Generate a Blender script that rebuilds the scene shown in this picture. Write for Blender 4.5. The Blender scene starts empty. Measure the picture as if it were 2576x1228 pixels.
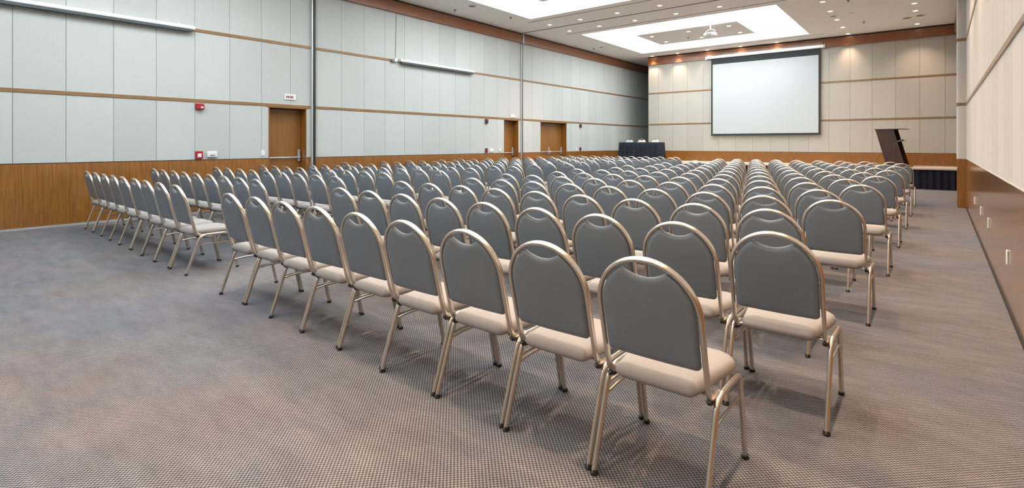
import bpy, math, random
from mathutils import Vector, Matrix
R = math.radians
random.seed(7)
sc = bpy.context.scene
col = sc.collection

# ------------------------------------------------------------------ camera, world, exposure
cam_d = bpy.data.cameras.new('camera'); cam = bpy.data.objects.new('camera', cam_d); col.objects.link(cam)
cam.location = (0, 0, 1.4)
cam.rotation_euler = (R(90), 0, math.atan2(1062, 1307))
cam_d.sensor_fit = 'HORIZONTAL'; cam_d.sensor_width = 36
cam_d.lens = 1307 / 2576 * 36
cam_d.shift_y = -253 / 2576
cam_d.clip_start = .02; cam_d.clip_end = 100
sc.camera = cam
w = bpy.data.worlds.new('world'); sc.world = w; w.use_nodes = True
w.node_tree.nodes['Background'].inputs[0].default_value = (.8, .85, .9, 1)
w.node_tree.nodes['Background'].inputs[1].default_value = .3
vs = sc.view_settings
vs.view_transform = 'Standard'; vs.look = 'None'; vs.gamma = 1; vs.use_curve_mapping = False
vs.exposure = 0.5
COFFER = 5.2            # strength of the luminous coffers
SPOT_W = 120.0
SPOT_COL = (1.0, .74, .52)
COFFER_COL = (.86, .955, 1.0)

# ------------------------------------------------------------------ materials
def mat(name, colr=(.5, .5, .5), rough=.6, metal=0., spec=.5, emit=None, es=1.):
    m = bpy.data.materials.new(name); m.use_nodes = True
    b = m.node_tree.nodes['Principled BSDF']
    b.inputs['Base Color'].default_value = (*colr, 1); b.inputs['Roughness'].default_value = rough
    b.inputs['Metallic'].default_value = metal; b.inputs['Specular IOR Level'].default_value = spec
    if emit:
        b.inputs['Emission Color'].default_value = (*emit, 1); b.inputs['Emission Strength'].default_value = es
    return m
def nd(m, t, **k):
    n = m.node_tree.nodes.new(t)
    for a, v in k.items(): setattr(n, a, v)
    return n
def lk(m, a, b): m.node_tree.links.new(a, b)
def bsdf(m): return m.node_tree.nodes['Principled BSDF']
def mapped(m, scale, coord='Object', rot=(0, 0, 0)):
    tc = nd(m, 'ShaderNodeTexCoord'); mp = nd(m, 'ShaderNodeMapping')
    mp.inputs['Scale'].default_value = scale; mp.inputs['Rotation'].default_value = rot
    lk(m, tc.outputs[coord], mp.inputs['Vector']); return mp.outputs[0]
def noise(m, vec, scale, detail=4, rough=.55):
    n = nd(m, 'ShaderNodeTexNoise'); n.inputs['Scale'].default_value = scale
    n.inputs['Detail'].default_value = detail; n.inputs['Roughness'].default_value = rough
    lk(m, vec, n.inputs['Vector']); return n.outputs['Fac']
def ramp(m, fac, stops):
    r = nd(m, 'ShaderNodeValToRGB'); e = r.color_ramp.elements
    while len(e) < len(stops): e.new(.5)
    for i, (p, c) in enumerate(stops): e[i].position = p; e[i].color = (*c, 1)
    lk(m, fac, r.inputs[0]); return r.outputs[0]
def mix(m, a, b, fac, mode='MIX'):
    x = nd(m, 'ShaderNodeMix', data_type='RGBA', blend_type=mode)
    for s, v in ((x.inputs[0], fac), (x.inputs[6], a), (x.inputs[7], b)):
        if hasattr(v, 'is_linked'): lk(m, v, s)
        else: s.default_value = v if isinstance(v, (int, float)) else (*v, 1)
    return x.outputs[2]
def mth(m, op, a, b=None):
    x = nd(m, 'ShaderNodeMath', operation=op)
    for s, v in ((x.inputs[0], a), (x.inputs[1], b)):
        if v is None: continue
        if hasattr(v, 'is_linked'): lk(m, v, s)
        else: s.default_value = v
    return x.outputs[0]
def bump(m, h, st, dist=.002):
    b = nd(m, 'ShaderNodeBump'); b.inputs['Strength'].default_value = st; b.inputs['Distance'].default_value = dist
    lk(m, h, b.inputs['Height']); lk(m, b.outputs[0], bsdf(m).inputs['Normal'])

def wood(name, dark, light, rough=.22, vertical=True, coat=.3):
    m = mat(name, light, rough)
    s = (14, 14, .7) if vertical else (1.1, 1.1, 30)
    v = mapped(m, s); n1 = noise(m, v, 3.0, 6, .65)
    v2 = mapped(m, (1.3, 1.3, .5)); n2 = noise(m, v2, 1.5, 3)
    c = ramp(m, n1, [(.30, dark), (.62, light)])
    c = mix(m, c, tuple(x * .72 for x in dark), mth(m, 'MULTIPLY', n2, .45))
    lk(m, c, bsdf(m).inputs['Base Color'])
    bsdf(m).inputs['Coat Weight'].default_value = coat; bsdf(m).inputs['Coat Roughness'].default_value = .13
    return m
M = {}
M['wood'] = wood('wainscot_veneer', (.20, .072, .010), (.37, .150, .028), coat=.8)
M['door'] = wood('door_veneer', (.22, .088, .016), (.35, .150, .034), .3)
M['rail'] = wood('rail_wood', (.22, .115, .045), (.36, .20, .088), .4, False)
M['cornice'] = wood('cornice_wood', (.20, .065, .022), (.33, .125, .05), .35, False)
M['dark'] = mat('joint_shadow_black', (.03, .03, .03), .8)

def fabric_wall(name, c):
    m = mat(name, c, .85, spec=.2)
    g = nd(m, 'ShaderNodeNewGeometry')
    rnd = g.outputs['Random Per Island']
    base = mix(m, tuple(x * .93 for x in c), tuple(min(1, x * 1.04) for x in c), rnd)
    v = mapped(m, (38, 38, .35)); n = noise(m, v, 2.2, 4, .7)
    base = mix(m, base, tuple(x * .80 for x in c), mth(m, 'MULTIPLY', mth(m, 'SUBTRACT', n, .30), .42))
    v2 = mapped(m, (1, 1, 1)); n2 = noise(m, v2, .9, 3)
    base = mix(m, base, tuple(x * .86 for x in c), mth(m, 'MULTIPLY', n2, .3))
    lk(m, base, bsdf(m).inputs['Base Color'])
    v3 = mapped(m, (500, 500, 60)); bump(m, noise(m, v3, 1, 2), .15, .001)
    return m
M['fabric_wall'] = fabric_wall('wall_fabric', (.545, .562, .545))
M['fabric_warm'] = fabric_wall('end_wall_fabric', (.50, .462, .41))
M['fabric_right'] = fabric_wall('right_wall_fabric', (.60, .55, .50))

def carpet():
    m = mat('woven_carpet', (.2, .18, .17), .95, spec=.1)
    tc = nd(m, 'ShaderNodeTexCoord'); sp = nd(m, 'ShaderNodeSeparateXYZ')
    dis = nd(m, 'ShaderNodeTexNoise'); dis.inputs['Scale'].default_value = 60
    lk(m, tc.outputs['Object'], dis.inputs['Vector'])
    ad = nd(m, 'ShaderNodeVectorMath', operation='MULTIPLY_ADD')
    lk(m, dis.outputs['Color'], ad.inputs[0]); ad.inputs[1].default_value = (.004, .004, 0); lk(m, tc.outputs['Object'], ad.inputs[2])
    lk(m, ad.outputs[0], sp.inputs[0])
    K = 2 * math.pi / .021
    a = mth(m, 'SINE', mth(m, 'MULTIPLY', sp.outputs[0], K))
    b = mth(m, 'SINE', mth(m, 'MULTIPLY', sp.outputs[1], K))
    p = mth(m, 'MULTIPLY', a, b)                       # little checks of a basket weave
    h = mth(m, 'ADD', mth(m, 'MULTIPLY', p, .5), .5)
    fine = noise(m, mapped(m, (1, 1, 1)), 260, 3, .7)
    hh = mth(m, 'ADD', mth(m, 'MULTIPLY', h, .62), mth(m, 'MULTIPLY', fine, .38))
    c = ramp(m, hh, [(.22, (.042, .041, .046)), (.50, (.152, .144, .148)), (.80, (.33, .312, .315))])
    patch = noise(m, mapped(m, (1, 1, 1)), .55, 5, .6)
    tint = ramp(m, patch, [(.34, (.86, .93, 1.05)), (.5, (1, 1, 1)), (.66, (1.10, .99, .92))])
    c = mix(m, c, tint, 1., 'MULTIPLY')
    wear = noise(m, mapped(m, (1.2, 3.4, 1)), 2.2, 6, .7)
    c = mix(m, c, ramp(m, wear, [(.3, (.80, .80, .81)), (.68, (1.12, 1.12, 1.12))]), 1., 'MULTIPLY')
    lk(m, c, bsdf(m).inputs['Base Color'])
    bump(m, hh, .5, .003)
    return m
M['carpet'] = carpet()
def cloth(name, c, sc_=900, st=.25, var=.1, rough=.9):
    m = mat(name, c, rough, spec=.25)
    v = mapped(m, (1, 1, 1)); n = noise(m, v, 9, 3)
    lk(m, mix(m, tuple(x * (1 - var) for x in c), tuple(x * (1 + var) for x in c), n), bsdf(m).inputs['Base Color'])
    bump(m, noise(m, v, sc_, 2), st, .0008); return m
M['pale_back'] = cloth('pale_backrest_fabric', (.72, .70, .67), var=.03)
M['seat'] = cloth('seat_fabric', (.365, .335, .315), var=.05)
M['back'] = cloth('backrest_fabric', (.198, .224, .254), var=.05, rough=.34)
M['frame'] = mat('champagne_tube', (.66, .59, .51), .27, .88)
M['black'] = mat('black_rubber', (.015, .015, .015), .5)
M['ceiling'] = cloth('ceiling_paint', (.88, .835, .785), 120, .05, .03)
M['white'] = mat('white_plastic', (.78, .78, .76), .4)
M['whitemat'] = mat('white_paint', (.85, .85, .85), .8)
M['lum'] = mat('cove_glow_surface', (.9, .9, .9), .8, emit=COFFER_COL, es=COFFER)  # white recess top glows itself in place of hidden cove lighting
M['lum_rear'] = mat('dimmed_cove_glow_surface', (.9, .9, .9), .8, emit=COFFER_COL, es=COFFER * .6)  # weaker glow behind the camera, keeps the chair backs darker
M['bulb'] = mat('lamp_glow', (1, .9, .8), .5, emit=(1, .80, .60), es=14)
M['trimring'] = mat('downlight_ring', (.8, .77, .72), .4)
M['alu'] = mat('aluminium', (.58, .59, .60), .45, .6)
M['silver'] = mat('painted_silver_casing', (.80, .81, .80), .3, .15)
M['darkslat'] = mat('dark_grey_slat', (.06, .07, .075), .5)
M['red'] = mat('red_plastic', (.42, .015, .03), .35)
M['darkred'] = mat('dark_alarm_plastic', (.10, .03, .03), .4)
M['screen'] = cloth('screen_cloth', (.53, .555, .56), 200, .02, .01)
M['border'] = mat('screen_border', (.022, .026, .030), .7)
M['navy'] = cloth('navy_cloth', (.018, .024, .036), 300, .2, .25)
M['skirt'] = cloth('black_skirt', (.012, .012, .020), 300, .2, .3)
M['deck'] = cloth('stage_carpet', (.52, .44, .37), 300, .2, .06)
M['lectern'] = wood('dark_lectern_wood', (.030, .012, .006), (.065, .026, .012), .3)
M['vent'] = mat('vent_grey', (.20, .19, .17), .6)
M['glass'] = mat('lens_glass', (.02, .02, .03), .08)

# ------------------------------------------------------------------ mesh helpers
class MB:
    def __init__(s): s.v = []; s.f = []; s.mi = []
    def add(s, vs_, fs, mi=0):
        o = len(s.v); s.v += [tuple(p) for p in vs_]; s.f += [tuple(i + o for i in f) for f in fs]; s.mi += [mi] * len(fs)
    def box(s, x0, x1, y0, y1, z0, z1, mi=0, b=0):
        if b <= 0:
            s.add([(x, y, z) for x in (x0, x1) for y in (y0, y1) for z in (z0, z1)],
                  [(0, 1, 3, 2), (4, 6, 7, 5), (0, 4, 5, 1), (2, 3, 7, 6), (0, 2, 6, 4), (1, 5, 7, 3)], mi); return
        V = []; F = []; idx = {}
        X = (x0, x1); Y = (y0, y1); Z = (z0, z1)
        for i in (0, 1):
            for j in (0, 1):
                for k in (0, 1):
                    sx = b if i == 0 else -b; sy = b if j == 0 else -b; sz = b if k == 0 else -b
                    for a, p in (('x', (X[i], Y[j] + sy, Z[k] + sz)), ('y', (X[i] + sx, Y[j], Z[k] + sz)), ('z', (X[i] + sx, Y[j] + sy, Z[k]))):
                        idx[(i, j, k, a)] = len(V); V.append(p)
                    F.append(tuple(idx[(i, j, k, a)] for a in 'xyz'))
        q = [(0, 0), (0, 1), (1, 1), (1, 0)]
        for i in (0, 1):
            F.append(tuple(idx[(i, a, c, 'x')] for a, c in q)); F.append(tuple(idx[(a, i, c, 'y')] for a, c in q)); F.append(tuple(idx[(a, c, i, 'z')] for a, c in q))
        for a in (0, 1):
            for c in (0, 1):
                F.append((idx[(a, c, 0, 'x')], idx[(a, c, 1, 'x')], idx[(a, c, 1, 'y')], idx[(a, c, 0, 'y')]))
                F.append((idx[(a, 0, c, 'x')], idx[(a, 1, c, 'x')], idx[(a, 1, c, 'z')], idx[(a, 0, c, 'z')]))
                F.append((idx[(0, a, c, 'y')], idx[(1, a, c, 'y')], idx[(1, a, c, 'z')], idx[(0, a, c, 'z')]))
        s.add(V, F, mi)
    def prism(s, pts, axis, a0, a1, mi=0):
        """extrude a 2D outline along an axis ('x': pts are (y,z); 'y': (x,z); 'z': (x,y))"""
        def P(p, a):
            return (a, p[0], p[1]) if axis == 'x' else ((p[0], a, p[1]) if axis == 'y' else (p[0], p[1], a))
        n = len(pts)
        s.add([P(p, a0) for p in pts] + [P(p, a1) for p in pts],
              [tuple(range(n))[::-1], tuple(range(n, 2 * n))] + [(i, (i + 1) % n, n + (i + 1) % n, n + i) for i in range(n)], mi)
    def cyl(s, p0, p1, r0, r1=None, n=20, mi=0):
        r1 = r0 if r1 is None else r1
        p0 = Vector(p0); p1 = Vector(p1); t = (p1 - p0).normalized()
        u = t.orthogonal().normalized(); w_ = t.cross(u)
        c = [u * math.cos(2 * math.pi * i / n) + w_ * math.sin(2 * math.pi * i / n) for i in range(n)]
        s.add([p0 + d * r0 for d in c] + [p1 + d * r1 for d in c],
              [tuple(range(n))[::-1], tuple(range(n, 2 * n))] + [(i, (i + 1) % n, n + (i + 1) % n, n + i) for i in range(n)], mi)
    def sweep(s, path, a, b, start, n=12, mi=0):
        """elliptic tube along path; 'start' = direction of axis b at the start, parallel transported"""
        P = [Vector(p) for p in path]; B = Vector(start)
        V = []
        for i, p in enumerate(P):
            t = (P[min(i + 1, len(P) - 1)] - P[max(i - 1, 0)]).normalized()
            B = (B - t * B.dot(t)).normalized(); A = t.cross(B)
            for k in range(n):
                th = 2 * math.pi * k / n
                V.append(p + A * a * math.cos(th) + B * b * math.sin(th))
        m_ = len(P); F = [tuple(range(n))[::-1], tuple(range((m_ - 1) * n, m_ * n))]
        for i in range(m_ - 1):
            for k in range(n):
                F.append((i * n + k, i * n + (k + 1) % n, (i + 1) * n + (k + 1) % n, (i + 1) * n + k))
        s.add(V, F, mi)
    def rings(s, rings, mi=0):
        """stack of closed rings of equal count, capped"""
        n = len(rings[0]); V = [p for r in rings for p in r]
        F = [tuple(range(n))[::-1], tuple(range((len(rings) - 1) * n, len(rings) * n))]
        for i in range(len(rings) - 1):
            for k in range(n):
                F.append((i * n + k, i * n + (k + 1) % n, (i + 1) * n + (k + 1) % n, (i + 1) * n + k))
        s.add(V, F, mi)
    def build(s, name, mats, parent=None, smooth=False, loc=None):
        me = bpy.data.meshes.new(name); me.from_pydata(s.v, [], s.f)
        for m in (mats if isinstance(mats, (list, tuple)) else [mats]): me.materials.append(m)
        for p, i in zip(me.polygons, s.mi): p.material_index = i
        import bmesh
        bm = bmesh.new(); bm.from_mesh(me); bmesh.ops.recalc_face_normals(bm, faces=bm.faces[:]); bm.to_mesh(me); bm.free()
        if smooth:
            me.polygons.foreach_set('use_smooth', [True] * len(me.polygons))
            try: me.set_sharp_from_angle(angle=R(40))
            except Exception: pass
        o = bpy.data.objects.new(name, me); col.objects.link(o)
        if parent is not None: o.parent = parent
        if loc: o.location = loc
        return o
def tag(o, label, cat, group=None):
    o['label'] = label; o['category'] = cat
    if group: o['group'] = group
    return o
def struct(o): o['kind'] = 'structure'; return o
def empty(name, loc=(0, 0, 0), rz=0.):
    o = bpy.data.objects.new(name, None); o.empty_display_size = .1; col.objects.link(o)
    o.location = loc; o.rotation_euler = (0, 0, rz); return o
def copy_tree(o, parent=None):
    c = o.copy(); col.objects.link(c)
    if parent is not None: c.parent = parent
    for ch in list(o.children): copy_tree(ch, c)
    return c
def fillet(pts, r, n=6):
    out = [Vector(pts[0])]
    for i in range(1, len(pts) - 1):
        a, b, c = Vector(pts[i - 1]), Vector(pts[i]), Vector(pts[i + 1])
        ra = min(r, (a - b).length * .49); rc = min(r, (c - b).length * .49)
        p0 = b + (a - b).normalized() * ra; p2 = b + (c - b).normalized() * rc
        for k in range(n + 1):
            t = k / n; out.append(p0 * (1 - t) ** 2 + b * 2 * t * (1 - t) + p2 * t * t)
    out.append(Vector(pts[-1])); return out

# ------------------------------------------------------------------ the room
XL = -11.45; YR = -9.4; YB = 22.3; YN = 26.0; ZC = 5.32; XR = .75
XN = -10.1                                  # left edge of the end wall
Z1, Z2, Z3, ZK = 1.065, 2.255, 3.66, 4.97   # wainscot top, rails, cornice underside
RH = .032                                   # half height of the rails
f = MB(); f.box(XL - .5, XR + .3, YR - .2, YN + .2, -.1, 0); struct(f.build('floor', M['carpet']))

def wall_panels(mb, a0, a1, holes, put, first=0.09, pitch=.66, gap=.003):
    """fabric panels in three tiers between a0..a1; holes = [(s, e, ztop)]"""
    edges = [a0]; k = math.ceil((a0 - first) / pitch + 1e-6)
    while first + k * pitch < a1 - .02: edges.append(first + k * pitch); k += 1
    edges.append(a1)
    for (z0, z1, tier) in ((Z1 + .012, Z2 - RH, 0), (Z2 + RH, Z3 - RH, 1), (Z3 + RH, ZK, 2)):
        for e0, e1 in zip(edges[:-1], edges[1:]):
            segs = [(e0, e1)]
            if tier == 0:
                for h0, h1 in holes:
                    ns = []
                    for s0, s1 in segs:
                        if h1 <= s0 or h0 >= s1: ns.append((s0, s1)); continue
                        if s0 < h0: ns.append((s0, h0))
                        if s1 > h1: ns.append((h1, s1))
                    segs = ns
            for s0, s1 in segs:
                if s1 - s0 > .02: put(s0 + gap, s1 - gap, z0, z1)
doors = [(5.53, 6.42), (13.64, 14.43), (15.77, 17.53)]
ZD = 2.20
# left wall: backing with door openings, panels
wl = MB()
edges = [YR - .2] + [e for d in doors for e in d] + [YN]
for i in range(0, len(edges), 2): wl.box(XL - .30, XL, edges[i], edges[i + 1], 0, ZD, 1)
wl.box(XL - .30, XL, YR - .2, YN, ZD, ZC + .5, 1)
wall_panels(wl, YR, YN, doors, lambda a, b, z0, z1: wl.box(XL - .002, XL + .014, a, b, z0, z1, 0))
wall_left = struct(wl.build('wall_left', [M['fabric_wall'], M['dark']]))
wn = MB()
for i in range(0, len(edges), 2):
    a0, a1 = edges[i], edges[i + 1]
    k = a0
    while k < a1 - .01:
        k2 = min(a1, k + 2.64); wn.box(XL, XL + .016, k + .0015, k2 - .0015, .035, Z1); k = k2
wn.build('wainscot', M['wood'], wall_left)
bb = MB()
for i in range(0, len(edges), 2): bb.box(XL, XL + .022, edges[i], edges[i + 1], 0, .034)
struct(bb.build('baseboard_left', M['alu']))
def seg_rail(name, m, y0, y1, z0, z1, x0=XL, dep=.026):
    b = MB(); b.box(x0, x0 + dep, y0, y1, z0, z1, 0, .004); return struct(b.build(name, m))
seg_rail('trim_1', M['rail'], YR, YN, Z2 - RH, Z2 + RH)
seg_rail('trim_2', M['rail'], YR, YN, Z3 - RH, Z3 + RH)
cn = MB(); cn.box(XL, XL + .10, YR, YN, ZK, ZC - .05, 0); cn.box(XL, XL + .05, YR, YN, ZC - .05, ZC, 1)
struct(cn.build('trim_3', [M['cornice'], M['dark']]))

# end wall (stands forward of a niche at its left end), closed by a rear wall in the niche
wb = MB()
wb.box(XN, XR + .3, YB, YB + .3, 0, ZC, 1)
wall_panels(wb, XN, XR + .2, [], lambda a, b, z0, z1: wb.box(a, b, YB - .014, YB + .002, z0, z1, 0), first=-.38)
wall_back = struct(wb.build('wall_back', [M['fabric_warm'], M['dark']]))
q = MB(); q.box(XN, XR + .2, YB - .016, YB, .6, Z1); q.build('wainscot', M['wood'], wall_back)
q = MB(); q.box(XN, XN + .02, YB - .013, YB + .3, 0, ZC); q.build('side_return', M['fabric_warm'], wall_back)
for nm, z in (('trim_4', Z2), ('trim_5', Z3)):
    q = MB(); q.box(XN, XR + .2, YB - .026, YB, z - RH * .8, z + RH * .8, 0, .004); struct(q.build(nm, M['rail']))
q = MB(); q.box(XN, XR + .2, YB - .08, YB, ZK - .02, ZC - .05, 0); q.box(XN, XR + .2, YB - .04, YB, ZC - .05, ZC, 1)
struct(q.build('trim_6', [M['cornice'], M['dark']]))
q = MB(); q.box(XL - .3, XN + 1, YN, YN + .3, 0, ZC + .3); struct(q.build('wall_niche', M['fabric_wall']))
q = MB(); q.box(XN + .02, XN + .3, YB + .3, YN, 0, ZC); struct(q.build('wall_niche_side', M['fabric_wall']))
# wall behind the camera
q = MB(); q.box(XL - .3, XR + .6, YR - .2, YR, 0, ZC + .5); struct(q.build('wall_rear', M['fabric_wall']))

# right wall, close beside the camera, with its pilaster
wr = empty('wall_right', (.485, 5.5, 0), -.006); struct(wr)
q = MB(); q.box(.014, .30, YR - 5.5, 19, 0, ZC + .3, 1)
wall_panels(q, YR - 5.5, 17.3, [], lambda a, b, z0, z1: q.box(0, .016, a, b, z0, z1, 0), first=.3)
q.build('fabric_panels', [M['fabric_right'], M['dark']], wr)
q = MB(); q.box(0, .014, YR - 5.5, 17.3, .03, Z1); q.build('wainscot', M['wood'], wr)
q = MB(); q.box(-.004, .014, YR - 5.5, 17.3, Z1, Z1 + .012); q.build('wainscot_cap', M['fabric_right'], wr)
for z in (Z2, Z3):
    q = MB(); q.box(-.012, .014, YR - 5.5, 17.3, z - RH, z + RH, 0, .004); q.build('rail', M['rail'], wr)
q = MB(); q.box(-.08, .014, YR - 5.5, 17.3, ZK, ZC, 0); q.build('cornice', M['cornice'], wr)
q = MB(); q.box(-.012, .014, YR - 5.5, 17.3, 0, .03); q.build('skirting', M['black'], wr)
pil = empty('wall_pilaster', (.39, 14.95, 0)); struct(pil)
q = MB(); q.box(0, .40, 0, .45, 0, Z1, 0, .006); q.build('wainscot', M['wood'], pil)
for z0, z1 in ((Z1, Z2 - RH), (Z2 + RH, Z3 - RH), (Z3 + RH, ZC)):
    pts = [(.40, .45), (0, .45), (0, .03)] + [(.045 + .045 * math.cos(t), .03 - .03 * math.sin(t) ) for t in [R(180 - a * 15) for a in range(0, 7)]] + [(.40, 0)]
    q = MB(); q.prism(pts, 'z', z0, z1); q.build('fabric_panel', M['fabric_right'], pil)
for z in (Z2, Z3):
    q = MB(); q.box(-.006, .40, -.006, .45, z - RH, z + RH); q.build('rail', M['rail'], pil)

# ceiling with three luminous coffers
CX0, CX1 = -9.87, -3.47
COF = [(16.1, 21.15), (8.02, 13.07), (-.06, 4.99), (-8.1, -3.1)]  # last recess is unseen, added behind the camera to light the chair backs
ZT = 5.78
q = MB()
q.box(XL - .3, CX0, YR - .2, YN + .3, ZC, ZC + .08); q.box(CX1, XR + .6, YR - .2, YN + .3, ZC, ZC + .08)
ys = [YN + .3] + [v for c in COF for v in (c[1], c[0])] + [YR - .2]
for i in range(0, len(ys), 2): q.box(CX0, CX1, ys[i + 1], ys[i], ZC, ZC + .08)
ceil = struct(q.build('ceiling', M['ceiling']))
q = MB()       # dark recessed joints framing the coffers, and the partition tracks
for c0, c1 in COF:
    for y in (c0 - .38, c1 + .34): q.box(CX0 - .36, CX1 + .40, y - .02, y + .02, ZC - .004, ZC + .001)
for y in (14.55, 6.55, -1.45): q.box(XL + .1, XR - .15, y - .022, y + .022, ZC - .012, ZC + .001)
struct(q.build('trim_7', M['vent']))
ordn = ['first', 'second', 'third', 'fourth', 'fifth', 'sixth', 'seventh', 'eighth', 'ninth', 'tenth', 'eleventh', 'twelfth', 'thirteenth', 'fourteenth', 'fifteenth', 'sixteenth']
cof_lab = ['large glowing white rectangular ceiling recess nearest the projection screen',
           'large glowing white ceiling recess cut off by the photo top, second from the screen',
           'glowing white ceiling recess above the nearest chairs, out of view overhead',
           'unseen glowing ceiling recess behind the camera, added to light the chair backs']
for (c0, c1), lb in zip(COF, cof_lab):
    e = empty('ceiling_light', ((CX0 + CX1) / 2, (c0 + c1) / 2, ZC)); tag(e, lb, 'ceiling light', 'luminous ceiling recesses')
    hx = (CX1 - CX0) / 2; hy = (c1 - c0) / 2
    a = MB()
    a.box(-hx - .04, -hx, -hy - .04, hy + .04, .08, ZT - ZC); a.box(hx, hx + .04, -hy - .04, hy + .04, .08, ZT - ZC)
    a.box(-hx, hx, -hy - .04, -hy, .08, ZT - ZC); a.box(-hx, hx, hy, hy + .04, .08, ZT - ZC)
    a.build('recess_side', M['whitemat'], e)
    a = MB(); a.box(-hx, hx, -hy, hy, ZT - ZC, ZT - ZC + .03); a.build('glowing_recess_top', M['lum_rear'] if c0 < -5 else M['lum'], e)
    a = MB(); a.box(-1.75, 1.75, -1.14, 1.14, .0, .08, 0, .004)
    for sx in (-1.2, 1.2):
        for sy in (-.8, .8): a.cyl((sx, sy, .08), (sx, sy, ZT - ZC), .008, n=8)
    a.build('hanging_panel', M['ceiling'], e)

# ------------------------------------------------------------------ recessed downlights
dl = empty('downlight'); 
a = MB(); n = 28
for (r0, r1, z0, z1) in ((.085, .062, -.006, -.006), (.062, .052, -.006, .012), (.089, .085, .0, -.006)):
    V = []; F = []
    for k in range(n):
        c, s_ = math.cos(2 * math.pi * k / n), math.sin(2 * math.pi * k / n); V += [(r0 * c, r0 * s_, z0), (r1 * c, r1 * s_, z1)]
    for k in range(n): F.append((2 * k, 2 * ((k + 1) % n), 2 * ((k + 1) % n) + 1, 2 * k + 1))
    a.add(V, F)
a.build('trim_ring', M['trimring'], dl, True)
a = MB(); a.cyl((0, 0, -.004), (0, 0, -.001), .060, n=24); a.build('lamp', M['bulb'], dl)
sp_d = bpy.data.lights.new('downlight_beam', 'SPOT'); sp_d.energy = SPOT_W; sp_d.color = SPOT_COL
sp_d.spot_size = R(105); sp_d.spot_blend = .9; sp_d.shadow_soft_size = .06
sp_p = bpy.data.lights.new('downlight_beam_small', 'SPOT'); sp_p.energy = SPOT_W * .35; sp_p.color = SPOT_COL
sp_p.spot_size = R(75); sp_p.spot_blend = .9; sp_p.shadow_soft_size = .06
used = [False]
sp_w = sp_d.copy(); sp_w.name = 'wall_wash_beam'; sp_w.energy = 100; sp_w.spot_size = R(80)
sp_a = sp_d.copy(); sp_a.name = 'aisle_beam'; sp_a.energy = 290
def downlight(x, y, label, group, z=ZC, data=None):
    o = dl if not used[0] else copy_tree(dl)
    used[0] = True
    o.location = (x, y, z - .0005); tag(o, label, 'downlight', group)
    l = bpy.data.objects.new('downlight_beam', data or sp_d); col.objects.link(l); l.location = (x, y, z - .02)
XS = [-9.85, -8.68, -7.39, -6.05, -4.77, -3.5]
for r, (y, wh) in enumerate(((14.1, 'between the coffers, row nearer the camera'), (15.3, 'between the coffers, row nearer the screen'))):
    for k, x in enumerate(XS[:6 if r == 0 else 5]):
        downlight(x, y, 'round ceiling downlight %s, %s from the left' % (wh, ordn[k]), 'downlights in the ceiling strip between the coffers')
for r, (y, wh) in enumerate(((18.0, 'nearer camera'), (19.31, 'nearer screen'))):
    for k, x in enumerate((-8.02, -6.67, -5.31)):
        downlight(x, y, 'round downlight in hanging ceiling panel, %s, %s from left' % (wh, ordn[k]), 'downlights in the hanging ceiling panel', ZC, sp_p)
for k, x in enumerate((-9.83, -8.66, -7.38, -6.06, -4.74, -2.39)):
    downlight(x, 22.08 if k < 5 else 21.99, 'round downlight against the end wall cornice, %s from the left' % ordn[k], 'downlights washing the end wall', ZC, sp_w)
for k, y in enumerate((20.62, 19.25, 17.90, 16.57)):
    downlight(-2.39, y, 'round downlight right of the far coffer, %s counted from the end wall' % ordn[k], 'downlights right of the coffers')
for k, y in enumerate((21.58, 19.41, 18.37)):
    downlight(-.43, y, 'round downlight near right wall beside ceiling speakers, %s from end wall' % ordn[k], 'downlights near the right wall')
for k, y in enumerate((12.6, 9.9, 7.2, 4.5, 1.8, -.9)):  # out-of-view repeats of the columns, added for warm light on the right
    for x, wn_ in ((-2.39, 'inner'), (-.43, 'outer')):
        downlight(x, y, 'round downlight above right aisle, %s line, %s from the front, out of view' % (wn_, ordn[k]), 'downlights over the right aisle', ZC, sp_a)
for y, nm in ((6.1, 'far'), (7.3, 'farther')):  # unseen strip repeated overhead, added for its light
    for k, x in enumerate(XS[1:5:1]):
        downlight(x, y, 'unseen round downlight overhead between coffers above the chairs, %s row, %s from left' % (nm, ordn[k]), 'overhead downlights', ZC, sp_p)

# small ceiling fittings
def disc_fit(name, label, cat, x, y, r, m, group=None, h=.02):
    e = empty(name, (x, y, ZC)); tag(e, label, cat, group)
    a = MB(); a.cyl((0, 0, 0), (0, 0, -h), r, r * .85, 24); a.build('rim', M['trimring'], e, True)
    a = MB(); a.cyl((0, 0, -h), (0, 0, -h - .006), r * .72, r * .6, 24); a.build('grille', m, e, True)
disc_fit('ceiling_speaker', 'left dark round ceiling speaker of a pair near right wall', 'ceiling speaker', -.66, 20.3, .15, M['vent'], 'ceiling speakers')
disc_fit('ceiling_speaker', 'right round ceiling speaker of a pair near right wall', 'ceiling speaker', -.33, 20.15, .15, M['vent'], 'ceiling speakers')
disc_fit('ceiling_speaker', 'small dark round ceiling fitting beside the downlight column', 'ceiling speaker', -2.40, 18.59, .11, M['vent'], 'ceiling speakers')
disc_fit('ceiling_speaker', 'small flat round ceiling fitting right of the downlight column', 'ceiling speaker', -1.95, 18.57, .11, M['ceiling'], 'ceiling speakers')
disc_fit('ceiling_speaker', 'round grey ceiling fitting above left wall near photo top', 'ceiling speaker', -10.2, 10.75, .13, M['vent'], 'ceiling speakers')
disc_fit('ceiling_speaker', 'small dark ceiling fitting left of the far coffer', 'ceiling speaker', -10.5, 18.67, .09, M['vent'], 'ceiling speakers')
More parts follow.
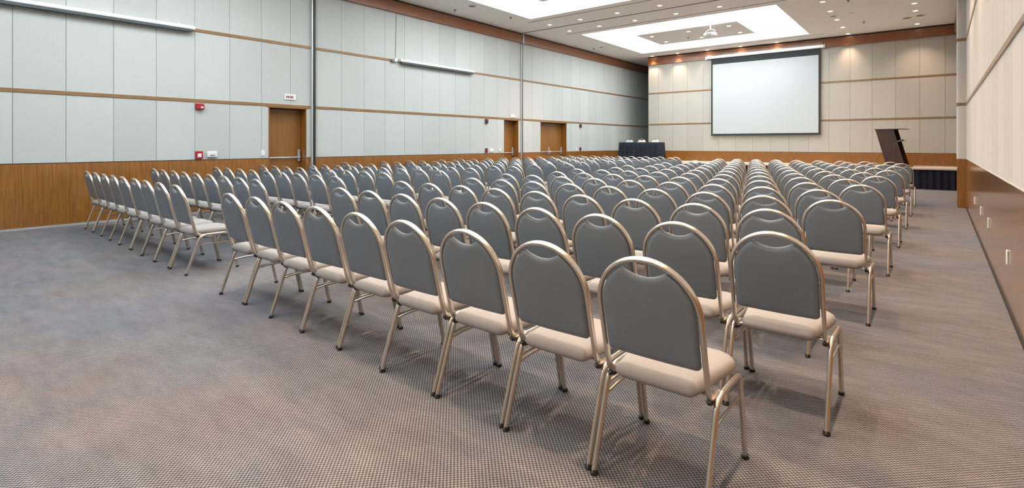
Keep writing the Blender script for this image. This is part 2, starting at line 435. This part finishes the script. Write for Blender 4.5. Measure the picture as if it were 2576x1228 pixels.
for x, y, lb in ((-10.9, 10.76, 'small sprinkler head above left wall near photo top'), (-10.21, 12.5, 'sprinkler head on ceiling left of near coffer corner'),
                 (-10.9, 18.75, 'sprinkler head left of the far coffer near the cornice'), (-1.76, 20.14, 'sprinkler head right of the far coffer'),
                 (-1.82, 16.81, 'sprinkler head at photo top right of the far coffer'), (-7.05, 19.0, 'left sprinkler head in the hanging ceiling panel'),
                 (-6.2, 18.6, 'right sprinkler head in the hanging ceiling panel')):
    e = empty('sprinkler', (x, y, ZC)); tag(e, lb, 'sprinkler', 'ceiling sprinklers')
    a = MB(); a.cyl((0, 0, 0), (0, 0, -.012), .045, .038, 16); a.build('collar', M['vent'], e, True)
    a = MB(); a.cyl((0, 0, -.012), (0, 0, -.05), .010, .010, 10); a.cyl((0, 0, -.05), (0, 0, -.054), .024, .024, 12); a.build('deflector', M['vent'], e, True)

# projector hanging in the far coffer
pj = empty('projector', (-5.68, 17.28, 4.96)); tag(pj, 'white projector hanging on a pole in the far coffer', 'projector')
pj.rotation_euler = (0, 0, R(-8))
a = MB(); a.box(-.17, .17, -.13, .13, -.05, .06, 0, .02); a.build('body', M['white'], pj)
a = MB(); a.cyl((.06, .13, .0), (.06, .17, .0), .045, .04, 20); a.build('lens', M['glass'], pj, True)
a = MB(); a.box(-.09, .09, -.135, -.128, -.03, .03); a.build('rear_panel', M['vent'], pj)
a = MB(); a.cyl((0, 0, .16), (0, 0, ZT - 4.96), .017, n=12); a.cyl((0, 0, ZT - 4.99), (0, 0, ZT - 4.96), .07, n=20); a.build('pole', M['silver'], pj, True)
a = MB()
for sx in (-1, 1):
    a.sweep(fillet([(sx * .15, 0, .05), (sx * .17, 0, .11), (sx * .05, 0, .17), (0, 0, .18)], .03), .009, .009, (0, 1, 0), 8)
a.build('bracket', M['silver'], pj, True)

# ------------------------------------------------------------------ doors
def door(nm, y0, y1, leaves):
    e = empty(nm, (XL, y0, 0)); struct(e); W = y1 - y0; D = .22
    a = MB(); a.box(-D - .045, -D, 0, W, 0, .004, 0)
    a.build('threshold', M['alu'], e)
    a = MB(); a.box(-D - .05, .020, -.001, .018, 0, ZD, 0); a.box(-D - .05, .020, W - .018, W + .001, 0, ZD, 0)
    a.box(-D - .05, .026, -.03, W + .03, ZD, Z2 - RH, 0)
    a.build('frame', M['wood'], e)
    a = MB(); a.box(-D - .05, 0, .018, W - .018, ZD - .012, ZD, 0); a.build('head_shade_strip', M['black'], e)  # black sheet under the door head stands for the shade there
    lw = (W - .04) / leaves
    for k in range(leaves):
        b0 = .02 + k * lw + .002; b1 = b0 + lw - .004
        a = MB(); a.box(-D - .045, -D, b0, b1, .008, ZD - .014, 0, .003); lf = a.build('door_leaf', M['door'], e)
        a = MB(); zb = 1.075
        a.sweep([(-D + .05, b0 + .02, zb), (-D + .05, b1 - .02, zb)], .012, .016, (0, 0, 1), 12)
        for yy in (b0 + .035, b1 - .045): a.box(-D, -D + .055, yy - .02, yy + .02, zb - .03, zb + .03, 0, .006)
        a.build('panic_bar', M['alu'], lf, True)
        a = MB(); a.box(-D, -D + .045, b1 - .075, b1 - .02, .98, 1.26, 0, .01); a.build('lock_case', M['alu'], lf)
        a = MB(); a.box(-D, -D + .05, b0 + .25, b0 + .5, ZD - .10, ZD - .045, 0, .006)
        if leaves == 2 and k == 0: a.build('door_closer', M['vent'], lf)
    a = MB(); a.box(-.30, -.28, 0, W, 0, ZD); a.build('backing', M['wood'], e)
door('door_1', *doors[0], 1); door('door_2', *doors[1], 1); door('door_3', *doors[2], 2)

# partition jambs on the left wall
def jamb(y, lb, dark_w, light_w):
    e = empty('partition_jamb', (XL + .014, y, 0)); tag(e, lb, 'partition jamb', 'partition jambs on the left wall')
    a = MB(); a.box(0, .06, -light_w, 0, .0, ZC - .36 + .0, 0, .004); a.build('metal_channel', M['alu'], e)
    a = MB(); a.box(0, .07, 0, dark_w, .0, ZC - .36, 0, .004); a.build('rubber_seal', M['black'], e)
    a = MB(); a.box(.088, .12, -light_w, dark_w, ZC - .36, ZC - .001, 0); a.build('upper_cover', M['alu'], e)
jamb(6.56, 'dark vertical partition jamb beside the nearest wooden door', .060, .035)
jamb(14.58, 'thin pale vertical partition jamb between the single and double doors', .028, .028)

# rolled screens on the left wall
def rolled(y0, y1, lb):
    e = empty('rolled_projection_screen', (XL + .014, y0, Z3)); tag(e, lb, 'projection screen', 'rolled screens on the left wall')
    L = y1 - y0
    pts = [(0.016, .055), (.10, .055), (.125, .035), (.13, 0), (.125, -.015), (.016, -.015)]
    a = MB(); a.prism(pts, 'y', 0, L); a.build('casing', M['silver'], e)
    a = MB(); a.box(.03, .122, .03, L - .03, -.066, -.015, 0, .004); a.build('hem_bar', M['darkslat'], e)
    for s_ in (0, 1):
        yy = -.012 if s_ == 0 else L
        a = MB(); a.prism([(x * 1.02, z * 1.12) for x, z in pts], 'y', yy, yy + .012); a.build('end_cap', M['white'], e)
    for yy in (.25, L - .25):
        a = MB(); a.box(.012, .05, yy - .02, yy + .02, .03, .085); a.build('bracket', M['white'], e)
rolled(-.6, 4.0, 'long silver rolled projection screen high on the left wall at photo edge')
rolled(9.12, 12.03, 'shorter silver rolled projection screen on left wall between the jambs')
e = empty('wall_junction_box', (XL + .014, 8.98, Z3)); tag(e, 'small white box with cord on the rail left of the shorter rolled screen', 'junction box')
a = MB(); a.box(.012, .09, -.05, .05, -.035, .055, 0, .01); a.build('box', M['white'], e)
a = MB(); a.box(.012, .07, -.13, -.06, -.05, .02, 0, .01); a.build('plug', M['vent'], e)
a = MB(); a.sweep([(.012, .03, .05), (.008, .06, ZK - Z3)], .006, .006, (0, 1, 0), 8); a.build('cord', M['vent'], e, True)

# wall devices, left wall
def plate(name, lb, cat, y, z, wy, hz, m, dep=.03, grp=None, bev=.006):
    e = empty(name, (XL + .014, y, z)); tag(e, lb, cat, grp)
    a = MB(); a.box(0, dep, -wy / 2, wy / 2, -hz / 2, hz / 2, 0, bev); a.build('cover', m, e); return e
e = plate('fire_alarm_sounder', 'red fire alarm sounder under the rail left of nearest door', 'fire alarm', 4.13, 2.14, .15, .12, M['red'], .04)
a = MB(); a.prism([(.04, .055), (.085, .035), (.085, -.045), (.06, -.06), (.04, -.06)], 'y', -.065, .065); a.build('horn', M['red'], e)
a = MB(); a.box(.086, .094, .0, .045, -.035, .0, 0, .003); a.build('strobe', M['white'], e)
e = plate('fire_call_point', 'red fire call point above the wainscot left of nearest door', 'fire call point', 4.12, 1.17, .13, .15, M['red'], .045)
a = MB(); a.box(.045, .052, -.035, .035, -.045, .03, 0, .003); a.build('push_panel', M['white'], e)
e = plate('emergency_light', 'white rounded box beside the red fire call point', 'emergency light', 4.36, 1.175, .20, .13, M['white'], .05, None, .02)
a = MB(); a.box(.05, .054, -.05, .05, -.025, -.005, 0, .002); a.build('label_slot', M['vent'], e)
e = plate('light_switch', 'white light switch plate just left of the nearest door', 'light switch', 5.40, 1.19, .085, .13, M['white'], .014, None, .004)
a = MB(); a.box(.014, .02, -.02, .02, -.035, .035, 0, .003); a.build('rocker', M['white'], e)
e = plate('exit_sign', 'white sign with red lettering above the nearest wooden door', 'sign', 6.02, 2.46, .27, .13, M['white'], .02, None, .003)
a = MB()
x0 = -.10
for wd in (.028, .028, .014, .03, .028):
    a.box(.0205, .0215, x0, x0 + wd, -.026, .024); x0 += wd + .010
a.build('red_lettering', M['red'], e)
e = plate('exit_sign', 'small white sign on the rail above the second single door', 'sign', 14.1, 2.36, .27, .10, M['white'], .02, None, .003)
for y, lb in ((12.72, 'dark alarm sounder under the rail left of the second door'), (18.56, 'dark alarm sounder right of the double door')):
    e = plate('alarm_sounder', lb, 'alarm', y, 2.13, .12, .14, M['darkred'], .05)
    a = MB(); a.box(.05, .08, -.04, .04, -.055, .03, 0, .01); a.build('horn', M['darkred'], e)
for y, lb in ((12.72, 'dark call point above the wainscot left of the second door'), (18.56, 'dark call point above the wainscot right of double door')):
    e = plate('call_point', lb, 'fire call point', y, 1.17, .10, .14, M['darkred'], .045)
    a = MB(); a.box(.045, .05, -.03, .03, -.04, .03, 0, .002); a.build('push_panel', M['red'], e)
for y, w_, lb, cat, nm in ((12.98, .2, 'white box right of the dark call point by second door', 'emergency light', 'emergency_light'), (13.42, .09, 'white switch plate just left of the second door', 'light switch', 'light_switch'), (18.25, .09, 'white switch plate just right of the double door', 'light switch', 'light_switch')):
    e = plate(nm, lb, cat, y, 1.18, w_, .12, M['white'], .02)
    a = MB(); a.box(.02, .025, -.02, .02, -.03, .03, 0, .002); a.build('front_insert', M['white'], e)
# sockets low on the right wall
for k, (y, z) in enumerate(((6.1, .43), (8.3, .46), (9.75, .46), (11.4, .46))):
    e = empty('wall_socket', (.485 + .006 * (y - 5.5) , y, z), -.006)
    tag(e, 'white socket plate low on the right wainscot, %s from the camera' % ordn[k], 'wall socket', 'socket plates on the right wall')
    a = MB(); a.box(-.012, 0.0, -.032, .032, -.06, .06, 0, .003); a.build('plate', M['white'], e)
    a = MB(); a.box(-.0135, -.012, -.018, .018, -.022, .022); a.build('outlet', M['trimring'], e)

# ------------------------------------------------------------------ stage end
st = empty('stage', (0, 0, 0)); tag(st, 'low stage with pale carpet top and black pleated skirt along the end wall', 'stage')
a = MB(); a.box(XL + .03, XR - .2, 20.2, YB - .02, .60, .65, 0); a.build('deck', M['deck'], st)
a = MB(); V = []; F = []; nx = 1200
for i in range(nx + 1):
    x = XL + .04 + (XR - .25 - XL - .04) * i / nx
    d = .022 * math.sin(x * 2 * math.pi / .17) + .01 * math.sin(x * 23 + 1)
    V += [(x, 20.235 + d * .5, .60), (x, 20.225 + d, .004)]
for i in range(nx): F.append((2 * i, 2 * i + 1, 2 * i + 3, 2 * i + 2))
a.add(V, F); a.build('skirt', M['skirt'], st, True)

scn = empty('projection_screen', (-5.27, 22.2, 0)); tag(scn, 'large white projection screen with black border hanging on the end wall', 'projection screen')
a = MB(); a.box(-1.93, 1.93, -.006, -.002, 1.80, 4.70); a.build('screen_surface', M['screen'], scn)
a = MB()
a.box(-1.99, -1.93, -.008, 0, 1.80, 4.93); a.box(1.93, 1.99, -.008, 0, 1.80, 4.93); a.box(-1.93, 1.93, -.008, 0, 4.70, 4.93)
a.build('black_border', M['border'], scn)
a = MB(); a.box(-2.0, 2.0, -.022, .01, 1.73, 1.80, 0, .006); a.build('hem_bar', M['border'], scn)
a = MB(); a.box(-2.16, 2.12, -.10, .06, 4.94, 5.06, 0, .02); a.build('casing', M['silver'], scn)
a = MB(); a.box(-2.22, -2.16, -.08, .04, 4.92, 5.03, 0, .008); a.build('end_motor', M['trimring'], scn)
a = MB(); a.box(2.12, 2.15, -.09, .05, 4.945, 5.055, 0, .006); a.build('end_cap', M['trimring'], scn)

# lectern
lc = empty('lectern', (-.97, 21.0, .65), R(-12)); tag(lc, 'dark brown slanted wooden lectern on the stage before the end wall', 'lectern')
def shear(z, x): return x - (z / 1.2) * .30
lean = lambda x, z: (x - .26 * z, z)
for y0 in (-.25, .23):
    a = MB(); a.prism([lean(-.16, 0.03), lean(.31, .03), lean(.31, 1.20), lean(-.16, 1.20)], 'y', y0, y0 + .02); a.build('side_panel', M['lectern'], lc)
a = MB(); a.prism([lean(-.19, .03), lean(-.16, .03), lean(-.16, 1.20), lean(-.19, 1.20)], 'y', -.23, .23); a.build('front_panel', M['lectern'], lc)
a = MB(); a.box(-.52, .30, -.28, .28, 1.20, 1.225, 0, .004); a.build('desk_top', M['lectern'], lc)
a = MB(); a.prism([lean(-.12, .80), lean(.42, .83), lean(.42, .85), lean(-.12, .82)], 'y', -.23, .23); a.build('shelf', M['lectern'], lc)
a = MB(); a.sweep([(.10, -.22, .80), (.26, -.22, .87)], .028, .028, (0, 1, 0), 12); a.build('shelf_end', M['lectern'], lc, True)
a = MB(); a.box(-.22, .40, -.27, .27, 0, .035, 0, .004); a.build('base', M['lectern'], lc)

# speakers' table on the stage
tb = empty('table', (-9.81, 20.95, .652)); tag(tb, 'speakers table hidden under a navy cloth on the left of the stage', 'table')
a = MB(); a.box(-.87, .87, -.35, .35, .76, .79, 0, .004); a.build('tabletop', M['vent'], tb)
for sx in (-.76, .76):
    for sy in (-.28, .28):
        a = MB(); a.cyl((sx, sy, 0), (sx, sy, .76), .018, n=12); a.build('leg', M['alu'], tb, True)
rr = []
for (z, sx, sy, amp) in ((.800, .84, .33, 0), (.797, .875, .355, 0), (.78, .885, .37, .002), (.55, .892, .385, .008), (.25, .905, .40, .016), (.012, .915, .41, .024)):
    ring = []; per = [(-1, -1), (1, -1), (1, 1), (-1, 1)]
    for s_ in range(4):
        p, q_ = per[s_], per[(s_ + 1) % 4]; N = 60 if s_ % 2 == 0 else 24
        for k in range(N):
            t = k / N; x = (p[0] * (1 - t) + q_[0] * t) * sx; y = (p[1] * (1 - t) + q_[1] * t) * sy
            d = amp * math.sin(t * N * .9 + s_)
            if s_ % 2 == 0: y += d * (1 if p[1] > 0 else -1)
            else: x += d * (1 if p[0] > 0 else -1)
            ring.append((x, y, z))
    rr.append(ring)
V = [p for r_ in rr for p in r_]; N = len(rr[0]); F = [tuple(range(N))]
for i in range(len(rr) - 1):
    for k in range(N): F.append((i * N + k, i * N + (k + 1) % N, (i + 1) * N + (k + 1) % N, (i + 1) * N + k))
a = MB(); a.add(V, F); tc_ = a.build('tablecloth', M['navy'], None, True, (-9.81, 20.95, .652))
tag(tc_, 'dark navy cloth draped over the table left of the projection screen', 'tablecloth')

# ------------------------------------------------------------------ the banquet chair
LEAN = -.25
def by(z): return .100 + LEAN * (z - .43)          # y of the back plane at height z
def make_chair():
    c = empty('banquet_chair')
    # seat: rounded cushion
    def outline(inset):
        x1, x2, y0, y1, r = .176 - inset, .222 - inset, .062 + inset, .505 - inset, max(.095 - inset * .6, .03)
        rb = max(.034 - inset * .4, .014)
        pts = []
        for (cx, cy, rad, a0) in ((x1 - rb, y0 + rb, rb, -90), (x2 - r, y1 - r, r, 0), (-(x2 - r), y1 - r, r, 90), (-(x1 - rb), y0 + rb, rb, 180)):
            for k in range(8):
                t = R(a0 + 90 * k / 7); pts.append((cx + rad * math.cos(t), cy + rad * math.sin(t)))
        return pts
    prof = [(.060, .402), (.034, .404), (.018, .409), (.006, .419), (.0, .433), (.002, .446), (.008, .458), (.020, .467), (.045, .473), (.10, .478), (.16, .480)]
    a = MB(); a.rings([[(x, y, z - .018 * max(0, (.10 - y)) / .06 * 0) for x, y in outline(i)] for i, z in prof])
    a.build('seat', M['seat'], c, True)
    # backrest pad with a scooped hand hold
    HW = .197; ZS = .735
    def top(x):
        arch = ZS + math.sqrt(max(0, HW ** 2 - x * x))
        ax = abs(x)
        if ax < .105: return min(arch, .876 + .030 * (ax / .094) ** 2)
        return arch
    def bot(x):
        ax = abs(x); rc = .024
        return .522 + .003 * (ax / HW) ** 2 + (0 if ax < HW - rc else rc - math.sqrt(max(0, rc * rc - (ax - HW + rc) ** 2)))
    NX, NZ = 46, 30
    xs = [-HW * math.cos(math.pi * i / NX) for i in range(NX + 1)]
    xs = sorted(set([round(v, 5) for v in xs] + [.094, -.094]))
    outl = [(x, bot(x)) for x in xs] + [(x, top(x)) for x in reversed(xs)]
    def dist(x, z):
        best = 9
        for (ax, az), (bx, bz) in zip(outl, outl[1:] + outl[:1]):
            dx, dz = bx - ax, bz - az; L2 = dx * dx + dz * dz
            t = 0 if L2 == 0 else max(0, min(1, ((x - ax) * dx + (z - az) * dz) / L2))
            best = min(best, math.hypot(x - ax - t * dx, z - az - t * dz))
        return best
    V = []; F = []; nc = len(xs)
    for sgn in (-1, 1):
        for x in xs:
            zb, zt = bot(x), top(x)
            for j in range(NZ + 1):
                u = (1 - math.cos(math.pi * j / NZ)) / 2; z = zb + (zt - zb) * u; d = dist(x, z)
                e_ = min(1, d / .024); h = .019 * math.sqrt(1 - (1 - e_) ** 2) + .006 * min(1, d / .10) ** .8
                V.append((x, by(z) + sgn * h, z))
    S = nc * (NZ + 1)
    for i in range(nc - 1):
        for j in range(NZ):
            q0 = i * (NZ + 1) + j; q1 = q0 + NZ + 1
            F.append((q0, q1, q1 + 1, q0 + 1)); F.append((S + q0, S + q0 + 1, S + q1 + 1, S + q1))
    bd = [i * (NZ + 1) for i in range(nc)] + [(nc - 1) * (NZ + 1) + j for j in range(1, NZ + 1)] + [i * (NZ + 1) + NZ for i in range(nc - 2, -1, -1)] + [j for j in range(NZ - 1, 0, -1)]
    a = MB(); a.add(V, F); me_o = a
    pad = a.build('backrest', M['back'], c, True)
    import bmesh
    bm = bmesh.new(); bm.from_mesh(pad.data); bmesh.ops.remove_doubles(bm, verts=bm.verts[:], dist=.0004)
    bmesh.ops.recalc_face_normals(bm, faces=bm.faces[:]); bm.to_mesh(pad.data); bm.free()
    pad.data.polygons.foreach_set('use_smooth', [True] * len(pad.data.polygons))
    # back loop
    RW = .212
    side_pts = [(RW, .215, .400), (RW, .150, .398), (RW, by(.44) + .004, .430), (RW, by(.56), .56)]
    lower = fillet(side_pts, .045)
    arch = [(RW * math.cos(t), by(ZS + RW * math.sin(t)), ZS + RW * math.sin(t)) for t in [R(a_) for a_ in range(0, 181, 6)]]
    path = lower + [Vector(p) for p in arch] + [Vector((-p.x, p.y, p.z)) for p in reversed(lower)]
    a = MB(); a.sweep(path, .0105, .0165, (0, 0, 1), 16)
    bf = a.build('back_frame', M['frame'], c, True)
    for s_ in (-1, 1):
        a = MB(); a.sweep([(s_ * RW, .100, .408), (s_ * RW, .112, .394), (s_ * RW, .135, .387), (s_ * RW, .185, .386)], .007, .011, (1, 0, 0), 10); a.build('bumper', M['black'], bf, True)
        a = MB(); a.box(min(s_ * .150, s_ * .208), max(s_ * .150, s_ * .208), .150, .182, .4005, .4085, 0, .002); a.build('bracket', M['frame'], bf)
    LX = .2330
    for s_ in (-1, 1):
        x = s_ * LX
        rear = fillet([(x, 0, .006), (x, .118, .345), (x, .140, .392), (x, .200, .408)], .035)
        front = fillet([(x, .525, .006), (x, .452, .345), (x, .440, .396), (x, .380, .408)], .03)
        for pth, yf in ((rear, 0), (front, .525)):
            a = MB(); a.sweep(pth, .0140, .0120, (1, 0, 0), 12); lg = a.build('leg', M['frame'], c, True)
            a = MB(); sl = (.118 if yf == 0 else -.083) / .34
            a.cyl((x, yf, .0), (x, yf + sl * .018, .018), .0162, .0158, 14); a.build('foot_cap', M['black'], lg, True)
        a = MB(); a.sweep([(x, .198, .4078), (x, .29, .4085), (x, .382, .4078)], .0140, .0120, (1, 0, 0), 12)
        a.sweep([(s_ * (LX - .03), .212, .400), (s_ * (LX - .004), .212, .402)], .012, .012, (0, 1, 0), 8)
        a.build('side_rail', M['frame'], c, True)
        a = MB(); a.sweep([(x, .104, .300), (x, .20, .312), (x, .38, .312), (x, .463, .300)], .0075, .0065, (1, 0, 0), 8)
        a.build('side_brace', M['frame'], c, True)
    return c
proto = make_chair()
used_c = [False]
def chair(x, y, rz, label, group, z=0.):
    o = proto if not used_c[0] else copy_tree(proto)
    used_c[0] = True
    o.location = (x, y, z); o.rotation_euler = (0, 0, rz); tag(o, label, 'chair', group)
    return o
ROW = .965
def place(block, i, k, x):
    y = 1.905 - .028 * x + ROW * i
    xd = x + .006 * (y - 2) * (1 + x / 11.45) + random.uniform(-.002, .002)
    rowname = 'nearest row' if i == 0 else '%s row from camera' % ordn[i]
    far = 'right wall' if block == 'right' else 'centre aisle'
    lab = 'grey round-backed chair %s from %s in %s, %s block' % (ordn[k], far, rowname, block)
    chair(xd, y + random.uniform(-.008, .008), R(random.uniform(-.3, .3)), lab, 'banquet chairs in the %s block' % block)
for i in range(15):
    for k in range(9): place('right', i, k, (-.884 if i % 2 == 0 else -.640) - .502 * k)
for i in range(16):
    for k in range(9): place('left', i, k, (-6.375 if i % 2 == 0 else -6.62) - .522 * k + (.0 if i % 2 == 0 else .02))
for k, x in enumerate((-10.88, -10.28, -9.64)):
    c_ = chair(x, 21.95, R(180 + random.uniform(-3, 3)), 'pale round-backed chair behind the navy table on stage, %s from left' % ordn[k], 'chairs behind the stage table', .66)
    for ch in c_.children:
        if ch.name.startswith('backrest'):
            ch.material_slots[0].link = 'OBJECT'; ch.material_slots[0].material = M['pale_back']
